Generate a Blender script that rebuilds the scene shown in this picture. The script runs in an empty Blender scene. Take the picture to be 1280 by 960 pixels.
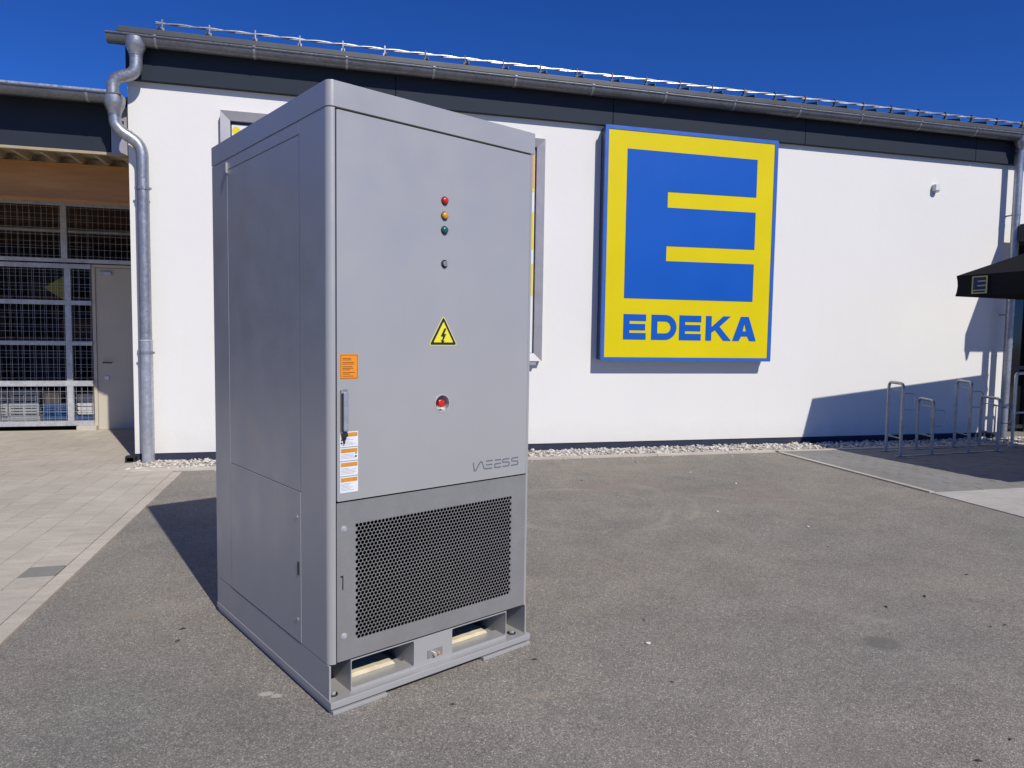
import bpy, bmesh, math, random
from mathutils import Vector, Matrix
random.seed(7)
S = bpy.context.scene
R = math.radians
PI = math.pi

# ------------------------------------------------------------------ camera
cam = bpy.data.cameras.new('camera')
cam.sensor_width = 36.0
cam.lens = 24.696
cam.clip_start = 0.05
cam.clip_end = 3000
camo = bpy.data.objects.new('camera', cam)
S.collection.objects.link(camo)
CAM = Vector((2.099, -8.634, 1.469))
F_ = Vector((0.2533, 0.9651, -0.0671)).normalized()
R_ = Vector((0.9671, -0.2527, 0.01467)); R_ = (R_ - F_ * R_.dot(F_)).normalized()
U_ = R_.cross(F_)
camo.matrix_world = Matrix(((R_.x, U_.x, -F_.x, CAM.x), (R_.y, U_.y, -F_.y, CAM.y), (R_.z, U_.z, -F_.z, CAM.z), (0, 0, 0, 1)))
S.camera = camo

# ------------------------------------------------------------------ light
SUN_EL, SUN_AZ = R(41.9), R(160.0)       # azimuth clockwise from +Y, where the sun stands
w = bpy.data.worlds.new('World'); S.world = w; w.use_nodes = True
nt = w.node_tree
bg = nt.nodes['Background']
sky = nt.nodes.new('ShaderNodeTexSky'); sky.sky_type = 'NISHITA'; sky.sun_disc = False
sky.sun_elevation = SUN_EL; sky.sun_rotation = SUN_AZ
sky.altitude = 2500; sky.air_density = 1.0; sky.dust_density = 0.0; sky.ozone_density = 5.0
hs = nt.nodes.new('ShaderNodeHueSaturation'); hs.inputs['Saturation'].default_value = 1.18; hs.inputs['Value'].default_value = 1.0
nt.links.new(sky.outputs[0], hs.inputs['Color']); tint = nt.nodes.new('ShaderNodeMix'); tint.data_type = 'RGBA'; tint.blend_type = 'MULTIPLY'; tint.inputs[0].default_value = 1; tint.inputs[7].default_value = (.68, 1.02, 1.80, 1)
nt.links.new(hs.outputs[0], tint.inputs[6]); nt.links.new(tint.outputs[2], bg.inputs[0])
bg.inputs[1].default_value = 0.061
sl = bpy.data.lights.new('sun', 'SUN'); sl.energy = 4.3; sl.angle = R(0.53); sl.color = (1, 0.94, 0.845)
so = bpy.data.objects.new('sun', sl); S.collection.objects.link(so)
to_sun = Vector((math.sin(SUN_AZ) * math.cos(SUN_EL), math.cos(SUN_AZ) * math.cos(SUN_EL), math.sin(SUN_EL)))
so.rotation_euler = to_sun.to_track_quat('Z', 'Y').to_euler()
so.location = (10, -20, 20)
S.view_settings.view_transform = 'Standard'; S.view_settings.look = 'None'
S.view_settings.exposure = 0.0; S.view_settings.gamma = 1.0
S.render.engine = 'CYCLES'
S.cycles.max_bounces = 6

# ------------------------------------------------------------------ materials
class NB:
    def __init__(s, name):
        s.m = bpy.data.materials.new(name); s.m.use_nodes = True
        s.t = s.m.node_tree; s.b = s.t.nodes['Principled BSDF']
        s.tc = s.t.nodes.new('ShaderNodeTexCoord')
    def n(s, kind, **kw):
        nd = s.t.nodes.new(kind)
        for k, v in kw.items():
            if k in nd.inputs: nd.inputs[k].default_value = v
            else: setattr(nd, k, v)
        return nd
    def l(s, a, b): s.t.links.new(a, b)
    def noise(s, scale, detail=4, rough=0.55, vec=None, stretch=None):
        nd = s.n('ShaderNodeTexNoise'); nd.inputs['Scale'].default_value = scale
        nd.inputs['Detail'].default_value = detail; nd.inputs['Roughness'].default_value = rough
        v = vec or s.tc.outputs['Object']
        if stretch:
            mp = s.n('ShaderNodeMapping'); mp.inputs['Scale'].default_value = stretch
            s.l(v, mp.inputs[0]); v = mp.outputs[0]
        s.l(v, nd.inputs['Vector']); return nd.outputs['Fac']
    def ramp(s, fac, stops):
        nd = s.n('ShaderNodeValToRGB'); cr = nd.color_ramp
        while len(cr.elements) < len(stops): cr.elements.new(0.5)
        for e, (p, c) in zip(cr.elements, stops):
            e.position = p; e.color = (*c, 1) if len(c) == 3 else c
        s.l(fac, nd.inputs[0]); return nd.outputs[0]
    def mix(s, fac, a, b, mode='MIX'):
        nd = s.n('ShaderNodeMix'); nd.data_type = 'RGBA'; nd.blend_type = mode
        for sock, v in ((nd.inputs[0], fac), (nd.inputs[6], a), (nd.inputs[7], b)):
            if isinstance(v, (int, float)): sock.default_value = v
            elif isinstance(v, tuple): sock.default_value = (*v, 1) if len(v) == 3 else v
            else: s.l(v, sock)
        return nd.outputs[2]
    def bump(s, h, strength, dist=0.002, prev=None):
        nd = s.n('ShaderNodeBump'); nd.inputs['Strength'].default_value = strength; nd.inputs['Distance'].default_value = dist
        s.l(h, nd.inputs['Height'])
        if prev: s.l(prev, nd.inputs['Normal'])
        return nd.outputs[0]
    def mth(s, op, a, b=0.0):
        nd = s.n('ShaderNodeMath'); nd.operation = op
        for sock, v in ((nd.inputs[0], a), (nd.inputs[1], b)):
            if isinstance(v, (int, float)): sock.default_value = v
            else: s.l(v, sock)
        return nd.outputs[0]
    def out(s, color=None, rough=None, metal=0.0, normal=None, spec=None):
        if color is not None:
            if isinstance(color, tuple): s.b.inputs['Base Color'].default_value = (*color, 1)
            else: s.l(color, s.b.inputs['Base Color'])
        if rough is not None:
            if isinstance(rough, (int, float)): s.b.inputs['Roughness'].default_value = rough
            else: s.l(rough, s.b.inputs['Roughness'])
        s.b.inputs['Metallic'].default_value = metal
        if spec is not None: s.b.inputs['Specular IOR Level'].default_value = spec
        if normal: s.l(normal, s.b.inputs['Normal'])
        return s.m

def sc(c, k): return tuple(min(1, x * k) for x in c)
def plain(name, col, rough=0.5, metal=0.0, var=0.08, scale=8, bump=0.0, bscale=200, spec=None, stretch=None):
    m = NB(name); f = m.noise(scale, 5, stretch=stretch)
    c = m.ramp(f, [(0.3, sc(col, 1 - var)), (0.7, sc(col, 1 + var))])
    nr = m.bump(m.noise(bscale, 3), bump, 0.002) if bump else None
    rr = m.ramp(f, [(0.3, (rough * .9,) * 3), (0.7, (min(1, rough * 1.1),) * 3)])
    return m.out(c, rr, metal, nr, spec)

M = {}
# stucco
m = NB('white_stucco'); big = m.noise(0.6, 6); fine = m.noise(90, 4); streak = m.noise(1.2, 4, stretch=(5, 5, .35))
c = m.ramp(big, [(0.3, (.705, .70, .672)), (0.7, (.735, .728, .698))])
c = m.mix(m.ramp(streak, [(.55, (0, 0, 0)), (.85, (.16,) * 3)]), c, (.64, .63, .60))
sz = m.n('ShaderNodeSeparateXYZ'); m.l(m.tc.outputs['Object'], sz.inputs[0])
lo = m.mth('ADD', sz.outputs[2], m.mth('MULTIPLY', m.noise(5, 6, .7), .5)); c = m.mix(m.ramp(lo, [(.25, (.30,) * 3), (.62, (0, 0, 0))]), c, (.52, .49, .43))
bp = m.bump(fine, 0.3, 0.003); bp = m.bump(m.noise(6, 5, .6), 0.13, 0.02, bp)
M['stucco'] = m.out(c, 0.9, normal=bp, spec=.2)
# asphalt
m = NB('asphalt')
vor = m.n('ShaderNodeTexVoronoi', Scale=215.0); m.l(m.tc.outputs['Object'], vor.inputs['Vector'])
sep = m.n('ShaderNodeSeparateColor'); m.l(vor.outputs['Color'], sep.inputs[0])
agg = m.ramp(sep.outputs[0], [(0.0, (.18, .176, .170)), (0.45, (.243, .235, .226)), (0.8, (.30, .288, .274)), (0.96, (.39, .375, .35)), (1, (.56, .54, .50))])
edge = m.ramp(vor.outputs['Distance'], [(0.35, (1, 1, 1)), (0.8, (.66, .65, .64))])
c = m.mix(1.0, agg, edge, 'MULTIPLY')
patch = m.noise(0.55, 5, .6); patch2 = m.noise(2.6, 5, .65); patch3 = m.noise(14, 4, .7)
c = m.mix(1.0, c, m.ramp(patch, [(.3, (.88, .9, .92)), (.5, (1.02, 1, .98)), (.72, (1.12, 1.06, 1.0))]), 'MULTIPLY')
c = m.mix(1.0, c, m.ramp(patch2, [(.3, (.88, .88, .88)), (.7, (1.12, 1.12, 1.12))]), 'MULTIPLY')
c = m.mix(1.0, c, m.ramp(patch3, [(.3, (.92, .92, .92)), (.7, (1.08, 1.08, 1.08))]), 'MULTIPLY')
c = m.mix(1.0, c, m.ramp(m.noise(38, 3, .8), [(.32, (.86, .86, .86)), (.68, (1.14, 1.14, 1.14))]), 'MULTIPLY')
sx = m.n('ShaderNodeSeparateXYZ'); m.l(m.tc.outputs['Object'], sx.inputs[0])
def spot(nb, sxn, x, y, rx, ry, wob=.35, soft=.35):
    dx = nb.mth('DIVIDE', nb.mth('SUBTRACT', sxn.outputs[0], x), rx); dy = nb.mth('DIVIDE', nb.mth('SUBTRACT', sxn.outputs[1], y), ry)
    d = nb.mth('SQRT', nb.mth('ADD', nb.mth('MULTIPLY', dx, dx), nb.mth('MULTIPLY', dy, dy)))
    d = nb.mth('ADD', d, nb.mth('MULTIPLY', nb.mth('SUBTRACT', nb.noise(30 if rx < .2 else 9, 3), .5), wob * 2))
    return nb.ramp(d, [(1 - soft, (1, 1, 1)), (1, (0, 0, 0))])
for (x, y, rx, ry, col, amt) in ((4.72, -5.86, .11, .09, (.12, .117, .113), .6), (1.85, -5.70, .032, .022, (.50, .49, .46), .7), (1.895, -5.725, .026, .02, (.50, .49, .46), .7),
                                 (2.93, -5.97, .07, .03, (.36, .31, .25), .35), (1.12, -4.7, .05, .05, (.28, .19, .17), .4),
                                 (6.1, -3.0, .5, .25, (.25, .2, .19), .3), (5.0, -2.2, .7, .3, (.25, .2, .19), .3), (3.9, -6.6, .3, .2, (.22, .18, .18), .25), (5.6, -1.3, .9, .2, (.29, .26, .24), .3)):
    f = spot(m, sx, x, y, rx, ry); c = m.mix(m.mth('MULTIPLY', f, amt), c, col)
# faint tyre arcs
for (x, y, r0, wd, amt) in ((4.2, -3.0, .75, .05, .5), (4.35, -2.8, .95, .045, .38), (6.6, -1.2, 1.9, .07, .26), (2.2, -8.4, 3.9, .09, .22)):
    dx = m.mth('SUBTRACT', sx.outputs[0], x); dy = m.mth('SUBTRACT', sx.outputs[1], y)
    d = m.mth('SQRT', m.mth('ADD', m.mth('MULTIPLY', dx, dx), m.mth('MULTIPLY', dy, dy)))
    d = m.mth('ABSOLUTE', m.mth('SUBTRACT', d, r0)); f = m.ramp(m.mth('DIVIDE', d, wd), [(.2, (1, 1, 1)), (1, (0, 0, 0))])
    f = m.mth('MULTIPLY', f, m.mth('MULTIPLY', m.ramp(m.noise(2.2, 3), [(.45, (0, 0, 0)), (.6, (1, 1, 1))]), amt))
    c = m.mix(f, c, (.36, .34, .315))
c = m.mix(1.0, c, (1.0, .985, .92), 'MULTIPLY')
bp = m.bump(vor.outputs['Distance'], 0.5, 0.003); bp = m.bump(patch3, 0.2, 0.01, bp)
M['asphalt'] = m.out(c, 0.88, normal=bp, spec=.3)

def concrete(name, col, scale=1.0, var=.1, streak=None):
    m = NB(name); oi = m.n('ShaderNodeObjectInfo')
    add = m.n('ShaderNodeVectorMath'); add.operation = 'ADD'
    geo = m.n('ShaderNodeNewGeometry'); m.l(geo.outputs['Position'], add.inputs[0])
    a = m.noise(1.1 * scale, 6, .6, add.outputs[0]); b = m.noise(11 * scale, 6, .7, add.outputs[0], (.35, 1.6, 1)); d = m.noise(170, 3, .7, add.outputs[0])
    c = m.ramp(a, [(.3, sc(col, 1 - var)), (.7, sc(col, 1 + var))])
    c = m.mix(1.0, c, m.ramp(b, [(.3, (.84, .83, .82)), (.55, (1, 1, 1)), (.75, (1.1, 1.1, 1.1))]), 'MULTIPLY')
    c = m.mix(1.0, c, m.ramp(d, [(.3, (.82, .82, .82)), (.7, (1.16, 1.16, 1.16))]), 'MULTIPLY')
    rv = m.ramp(oi.outputs['Random'], [(0, (.955, .95, .945)), (1, (1.035, 1.035, 1.04))])
    c = m.mix(1.0, c, rv, 'MULTIPLY')
    return m.out(c, .9, normal=m.bump(d, .35, .002), spec=.25)
M['paver'] = concrete('beige_paver', (.475, .435, .372))
M['paver_dark'] = concrete('grey_paver', (.24, .235, .215))
M['joint'] = concrete('joint_sand', (.50, .46, .39))
M['kerb'] = concrete('kerb_concrete', (.49, .445, .38))
M['slab'] = concrete('pale_slab', (.42, .405, .375))
M['paver_right'] = concrete('grey_block_paver', (.24, .235, .228))
M['joint_dark'] = concrete('dark_joint', (.10, .097, .09))
M['gravelbed'] = concrete('gravel_bed', (.33, .31, .27), 4)
m = NB('gravel_stone'); g = m.n('ShaderNodeNewGeometry'); v = m.noise(26, 1, .5, g.outputs['Position'])
M['gravel'] = m.out(m.ramp(v, [(.3, (.20, .18, .155)), (.42, (.40, .37, .33)), (.52, (.56, .53, .48)), (.7, (.66, .64, .59))]), .8, spec=.3)
def galv(name, col, rough, metal=.75, sx_=1):
    m = NB(name); vr = m.n('ShaderNodeTexVoronoi', Scale=38.0); m.l(m.tc.outputs['Object'], vr.inputs['Vector'])
    sp = m.n('ShaderNodeSeparateColor'); m.l(vr.outputs['Color'], sp.inputs[0])
    c = m.ramp(sp.outputs[0], [(0, sc(col, .88)), (1, sc(col, 1.1))])
    c = m.mix(1.0, c, m.ramp(m.noise(3.5, 5, .65), [(.3, (.78, .78, .8)), (.7, (1.1, 1.1, 1.1))]), 'MULTIPLY')
    rr = m.ramp(sp.outputs[1], [(0, (rough * .8,) * 3), (1, (rough * 1.2,) * 3)])
    return m.out(c, rr, metal, m.bump(m.noise(60, 3), .08, .002))
M['zinc'] = galv('zinc', (.36, .375, .40), .42, .7)
M['gutter'] = galv('weathered_gutter', (.185, .195, .21), .42, .7)
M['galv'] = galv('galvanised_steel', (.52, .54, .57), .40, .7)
M['rack_steel'] = galv('rack_steel', (.36, .37, .39), .42, .6)
M['gate'] = galv('galvanised_gate', (.50, .51, .53), .5, .35)
M['slate'] = plain('slate_blue_panel', (.024, .033, .046), .65, spec=.15, var=.06, scale=3, bump=.05, bscale=8)
M['roof'] = plain('anthracite_roof', (.075, .08, .085), .45, .2, var=.1, scale=3)
M['plinth'] = plain('dark_plinth', (.033, .039, .066), .8, spec=.2, var=.12, scale=5)
M['soffit'] = plain('dark_soffit', (.02, .02, .022), .8)
# painted cabinet: fine orange-peel powder coat with faint smudges
def powder(name, col, rough=.38, metal=0.0):
    m = NB(name); a = m.noise(2.2, 6, .6); b = m.noise(420, 2)
    c = m.ramp(a, [(.3, sc(col, .98)), (.7, sc(col, 1.02))])
    d = m.noise(7, 6, .7, stretch=(1, 1, .25))
    c = m.mix(m.ramp(d, [(.58, (0, 0, 0)), (.8, (.05,) * 3)]), c, sc(col, .85))
    c = m.mix(m.ramp(m.noise(55, 4, .8), [(.70, (0, 0, 0)), (.78, (.25,) * 3)]), c, sc(col, 1.2))
    rr = m.ramp(m.noise(5, 5), [(.3, (rough * .8,) * 3), (.7, (rough * 1.25,) * 3)])
    drip = m.noise(9, 4, .6, stretch=(4, 4, .25)); c = m.mix(m.ramp(drip, [(.56, (0, 0, 0)), (.72, (.07,) * 3)]), c, sc(col, .86))
    sz = m.n('ShaderNodeSeparateXYZ'); m.l(m.tc.outputs['Object'], sz.inputs[0])
    lowz = m.mth('ADD', sz.outputs[2], m.mth('MULTIPLY', m.noise(14, 5, .7), .22))
    c = m.mix(m.ramp(lowz, [(.06, (.14,) * 3), (.28, (0, 0, 0))]), c, (.36, .34, .30))
    scr = m.noise(30, 2, .5, stretch=(1, 1, 30)); c = m.mix(m.ramp(scr, [(.735, (0, 0, 0)), (.75, (.35,) * 3)]), c, sc(col, 1.35))
    return m.out(c, rr, metal, m.bump(m.noise(1.3, 2), .10, .012, m.bump(b, .12, .0006)), .5)
M['paint'] = powder('grey_powder_coat', (.41, .411, .406), .36, .25)
M['paint_side'] = M['paint']
m = NB('bare_galvanised_sheet'); a = m.noise(5, 6, .65); st = m.noise(40, 3, .6, stretch=(1, 1, 14))
c = m.ramp(a, [(.3, (.27, .268, .262)), (.5, (.31, .307, .30)), (.75, (.37, .366, .358))]); c = m.mix(.25, c, m.ramp(st, [(.3, (.28,) * 3), (.7, (.42,) * 3)]))
M['sheet'] = m.out(c, .38, .45, m.bump(st, .05, .0005))
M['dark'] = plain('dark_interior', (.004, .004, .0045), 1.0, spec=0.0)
M['black'] = plain('black_plastic', (.02, .02, .022), .45)
M['steel'] = plain('bright_steel', (.66, .66, .66), .38, .6)
M['foam'] = plain('cream_timber', (.66, .58, .40), .85, var=.12, scale=30, bump=.4, bscale=60)
M['red'] = plain('red_plastic', (.55, .018, .015), .25)
M['amber'] = plain('amber_plastic', (.62, .30, .02), .25)
M['green'] = plain('green_plastic', (.01, .11, .10), .25)
M['orange'] = plain('orange_label', (.80, .27, .012), .45, var=.03)
M['orange2'] = plain('ochre_label', (.62, .27, .03), .45, var=.1, scale=90)
M['labelwhite'] = plain('white_label', (.74, .76, .78), .4, var=.02)
M['print'] = plain('grey_print', (.30, .32, .38), .6)
M['print_dark'] = plain('dark_print', (.02, .02, .02), .5)
M['warn'] = plain('warning_yellow', (.80, .72, .03), .4, var=.03)
M['warnhalo'] = plain('warning_border', (.72, .70, .18), .4, var=.03)
M['logo'] = plain('logo_grey', (.135, .145, .17), .5)
M['blue'] = plain('sign_blue', (.002, .088, .44), .5, spec=.2, var=.04, scale=1.5)
M['blue_edge'] = plain('sign_edge_blue', (.02, .11, .44), .4, var=.05)
M['navy'] = plain('sign_side_dark', (.02, .035, .09), .5)
M['yellow'] = plain('sign_yellow', (.66, .54, .0), .5, spec=.2, var=.04, scale=1.2)
M['frame_grey'] = plain('frame_grey', (.36, .35, .37), .45, .3, var=.05)
M['poster'] = plain('poster_white', (.72, .72, .72), .6, var=.02)
M['poster_yellow'] = plain('poster_yellow', (.74, .60, .02), .6, var=.03)
M['poster_orange'] = plain('poster_orange', (.70, .38, .03), .6, var=.03)
m = NB('glulam_timber'); gr = m.noise(2.5, 8, .65, stretch=(.5, 3, 5)); kn = m.n('ShaderNodeTexVoronoi', Scale=1.3)
mp = m.n('ShaderNodeMapping'); mp.inputs['Scale'].default_value = (1, 3, 3); m.l(m.tc.outputs['Object'], mp.inputs[0]); m.l(mp.outputs[0], kn.inputs['Vector'])
c = m.ramp(gr, [(.3, (.36, .155, .04)), (.55, (.46, .21, .055)), (.75, (.55, .27, .08))])
c = m.mix(m.ramp(kn.outputs['Distance'], [(.02, (1, 1, 1)), (.07, (0, 0, 0))]), c, (.10, .035, .01))
M['timber'] = m.out(c, .6, normal=m.bump(gr, .2, .002))
M['deck'] = plain('tan_trapezoid_sheet', (.38, .31, .20), .6, var=.08)
M['door'] = plain('beige_door', (.52, .47, .38), .55, var=.05, scale=2)
M['darkwood'] = plain('dark_timber', (.09, .045, .025), .8, var=.3, scale=4)
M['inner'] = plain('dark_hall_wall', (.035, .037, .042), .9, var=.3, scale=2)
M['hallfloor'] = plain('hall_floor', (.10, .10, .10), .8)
M['crate_grey'] = plain('grey_crate', (.30, .32, .34), .6, var=.1)
M['crate_blue'] = plain('blue_crate', (.025, .075, .20), .5, var=.1)
M['card'] = plain('cardboard', (.42, .33, .22), .85, var=.1)
M['sackwhite'] = plain('pale_sack', (.5, .5, .5), .8, var=.2, scale=12)
M['dullyellow'] = plain('dull_yellow', (.30, .30, .05), .7)
M['fabric'] = plain('black_fabric', (.012, .012, .014), .85, var=.2, scale=3, bump=.3, bscale=500, spec=.2)
M['pale_logo'] = plain('logo_khaki', (.42, .44, .16), .7)
M['navy_logo'] = plain('logo_navy', (.012, .018, .10), .7)
M['glass'] = plain('dark_glass', (.01, .011, .014), .08, 0, var=.05)
M['frame_dark'] = plain('dark_door_frame', (.03, .032, .038), .4, .3)
M['lampbox'] = plain('white_housing', (.62, .62, .60), .5)
M['twig'] = plain('dry_leaf', (.045, .03, .018), .8)
M['whitebit'] = plain('pale_scrap', (.6, .58, .55), .8)

# ------------------------------------------------------------------ mesh helpers
COL = S.collection
class MB:
    def __init__(s): s.v = []; s.f = []; s.mi = []; s.cur = 0
    def face(s, idx): s.f.append(tuple(idx)); s.mi.append(s.cur)
    def quad(s, a, b, c, d):
        n = len(s.v); s.v += [tuple(a), tuple(b), tuple(c), tuple(d)]; s.face((n, n + 1, n + 2, n + 3)); return s
    def box(s, x0, x1, y0, y1, z0, z1):
        n = len(s.v)
        s.v += [(x, y, z) for z in (z0, z1) for y in (y0, y1) for x in (x0, x1)]
        for q in ((0, 2, 3, 1), (4, 5, 7, 6), (0, 1, 5, 4), (2, 6, 7, 3), (0, 4, 6, 2), (1, 3, 7, 5)): s.face([n + i for i in q])
        return s
    def prism(s, pts, axis, a0, a1):
        # pts 2D polygon; axis: extrusion axis; X -> (y,z) ; Y -> (x,z) ; Z -> (x,y)
        n = len(s.v); k = len(pts)
        def P(p, a): return {'X': (a, p[0], p[1]), 'Y': (p[0], a, p[1]), 'Z': (p[0], p[1], a)}[axis]
        s.v += [P(p, a0) for p in pts] + [P(p, a1) for p in pts]
        s.face(list(range(n, n + k))); s.face(list(range(n + 2 * k - 1, n + k - 1, -1)))
        for i in range(k): j = (i + 1) % k; s.face((n + i, n + k + i, n + k + j, n + j))
        return s
    def tube(s, pts, r, seg=12, bend=0.0, bn=6, caps=True, inner=None):
        pts = [Vector(p) for p in pts]
        path = []
        if bend > 0 and len(pts) > 2:
            path.append(pts[0])
            for i in range(1, len(pts) - 1):
                a, b, c = pts[i - 1], pts[i], pts[i + 1]
                d1 = min(bend, (a - b).length * .49); d2 = min(bend, (c - b).length * .49)
                p0 = b + (a - b).normalized() * d1; p2 = b + (c - b).normalized() * d2
                for k in range(bn + 1):
                    t = k / bn; path.append(p0 * (1 - t) ** 2 + b * 2 * t * (1 - t) + p2 * t * t)
            path.append(pts[-1])
        else: path = pts
        tan = [(path[min(i + 1, len(path) - 1)] - path[max(i - 1, 0)]).normalized() for i in range(len(path))]
        up = Vector((0, 0, 1)) if abs(tan[0].z) < .9 else Vector((1, 0, 0))
        nrm = (up - tan[0] * up.dot(tan[0])).normalized(); base = len(s.v)
        for i, p in enumerate(path):
            nrm = (nrm - tan[i] * nrm.dot(tan[i])).normalized(); bi = tan[i].cross(nrm)
            rr = r[i] if isinstance(r, (list, tuple)) else r
            for k in range(seg):
                a = 2 * PI * k / seg; s.v.append(tuple(p + nrm * math.cos(a) * rr + bi * math.sin(a) * rr))
        for i in range(len(path) - 1):
            for k in range(seg):
                k2 = (k + 1) % seg; a = base + i * seg
                s.face((a + k, a + k2, a + seg + k2, a + seg + k))
        if caps:
            s.face(list(range(base + seg - 1, base - 1, -1))); e = base + (len(path) - 1) * seg
            s.face(list(range(e, e + seg)))
        return s
    def build(s, name, mat, parent=None, smooth=False, bevel=0, recalc=True, seg=2):
        me = bpy.data.meshes.new(name); me.from_pydata(s.v, [], s.f)
        mats = mat if isinstance(mat, (list, tuple)) else [mat]
        for q in mats: me.materials.append(M[q] if isinstance(q, str) else q)
        if len(mats) > 1:
            for p, i in zip(me.polygons, s.mi): p.material_index = i
        bm = bmesh.new(); bm.from_mesh(me)
        if recalc: bmesh.ops.recalc_face_normals(bm, faces=bm.faces)
        if bevel:
            es = [e for e in bm.edges if len(e.link_faces) == 2 and e.calc_face_angle(0) > .6]
            bmesh.ops.bevel(bm, geom=es, offset=bevel, segments=seg, affect='EDGES', profile=.5, clamp_overlap=True)
        if smooth:
            for f in bm.faces: f.smooth = True
            for e in bm.edges:
                if len(e.link_faces) == 2 and e.calc_face_angle(0) > .7: e.smooth = False
        bm.to_mesh(me); bm.free()
        o = bpy.data.objects.new(name, me); COL.objects.link(o)
        if smooth:
            wn = o.modifiers.new('weighted_normals', 'WEIGHTED_NORMAL'); wn.keep_sharp = True; wn.weight = 100
        if parent: o.parent = parent
        return o
def tag(o, label=None, cat=None, group=None, kind=None):
    for k, v in (('label', label), ('category', cat), ('group', group), ('kind', kind)):
        if v: o[k] = v
    return o
def thing(name, label, cat, loc=(0, 0, 0), rz=0, group=None):
    o = bpy.data.objects.new(name, None); COL.objects.link(o); o.location = loc; o.rotation_euler = (0, 0, rz)
    o.empty_display_size = .1
    return tag(o, label, cat, group)
def struct(o): o['kind'] = 'structure'; return o
def copy_tree(o, parent=None):
    c = o.copy(); COL.objects.link(c)
    if parent: c.parent = parent
    for ch in list(o.children): copy_tree(ch, c)
    return c
def box(name, mat, parent, x0, x1, y0, y1, z0, z1, bevel=0, smooth=False):
    return MB().box(x0, x1, y0, y1, z0, z1).build(name, mat, parent, bevel=bevel, smooth=smooth)
def rounded(x0, x1, z0, z1, r, n=5):
    pts = []
    for (cx, cz, a0) in ((x1 - r, z0 + r, -90), (x1 - r, z1 - r, 0), (x0 + r, z1 - r, 90), (x0 + r, z0 + r, 180)):
        for k in range(n + 1):
            a = R(a0 + 90 * k / n); pts.append((cx + r * math.cos(a), cz + r * math.sin(a)))
    return pts
def plate_with_holes(name, mat, parent, outer, holes, y0, y1, smooth=False):
    """polygon in (x,z) with holes, extruded from y0 to y1"""
    bm = bmesh.new(); es = []
    for loop in [outer] + holes:
        vs = [bm.verts.new((p[0], y0, p[1])) for p in loop]
        es += [bm.edges.new((vs[i], vs[(i + 1) % len(vs)])) for i in range(len(vs))]
    bmesh.ops.triangle_fill(bm, use_beauty=True, use_dissolve=False, edges=es)
    fs = bm.faces[:]
    r = bmesh.ops.extrude_face_region(bm, geom=fs)
    for v in [g for g in r['geom'] if isinstance(g, bmesh.types.BMVert)]: v.co.y = y1
    bmesh.ops.recalc_face_normals(bm, faces=bm.faces)
    me = bpy.data.meshes.new(name); bm.to_mesh(me); bm.free()
    me.materials.append(M[mat]); o = bpy.data.objects.new(name, me); COL.objects.link(o)
    if parent: o.parent = parent
    return o
def strokes(lines, wd, y0, y1):
    """strokes in (x,z) as mitred ribbons extruded in y"""
    mb = MB()
    for ln in lines:
        P = [Vector((a, b)) for a, b in ln]; L = []; Rr = []
        for i, p in enumerate(P):
            d1 = (P[i] - P[i - 1]).normalized() if i > 0 else None; d2 = (P[i + 1] - P[i]).normalized() if i < len(P) - 1 else None
            d1 = d1 or d2; d2 = d2 or d1
            n1 = Vector((-d1.y, d1.x)); n2 = Vector((-d2.y, d2.x)); n = (n1 + n2)
            n = n.normalized() if n.length > 1e-6 else n1
            k = min(1.8, 1 / max(.3, n.dot(n1)))
            L.append(p + n * wd / 2 * k); Rr.append(p - n * wd / 2 * k)
        for i in range(len(P) - 1):
            mb.prism([tuple(L[i]), tuple(Rr[i]), tuple(Rr[i + 1]), tuple(L[i + 1])], 'Y', y0, y1)
    return mb
def ring(cx, cz, r, n=24, ph=0): return [(cx + r * math.cos(ph + 2 * PI * k / n), cz + r * math.sin(ph + 2 * PI * k / n)) for k in range(n)]
def in_view(x, y, z=0, mar=0):
    d = Vector((x, y, z)) - CAM; q = d.dot(F_)
    if q < .3: return False
    u = d.dot(R_) / q * 878; v = d.dot(U_) / q * 878
    return abs(u) < 640 + mar and abs(v) < 480 + mar

# ================================================================== GROUND
g = MB(); g.quad((-900, -900, 0), (900, -900, 0), (900, 900, 0), (-900, 900, 0))
struct(g.build('ground', 'asphalt'))
# beige pavement left: joint bed sheet + pavers on it
pl = struct(box('pavement', 'joint', None, -9.0, .53, -16, 3.05, -.05, .005))
cells = []
px, py = .20, .20
ix = 0
for i in range(48):
    for j in range(82):
        x1 = .528 - i * px; y0 = -9.4 + j * py + (0.0 if i % 1 == 0 else 0)
        if y0 + py > 2.86: continue
        cells.append((x1 - px, x1, y0, y0 + py))
def pix_size(c):
    d = (Vector(((c[0] + c[1]) / 2, (c[2] + c[3]) / 2, 0)) - CAM).length
    return d
vis = [c for c in cells if in_view((c[0] + c[1]) / 2, (c[2] + c[3]) / 2)]
vis.sort(key=pix_size)
near = set(vis[:290])
rnd = random.Random(3)
pmesh = []
for k in range(3):
    b = MB(); e = .0016
    b.prism(rounded(-px / 2 + e, px / 2 - e, -py / 2 + e, py / 2 - e, .006, 1), 'Z', 0, .007)
    o = b.build('paver', 'paver'); pmesh.append(o.data); bpy.data.objects.remove(o)
stuff = MB(); dark = 0
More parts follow.
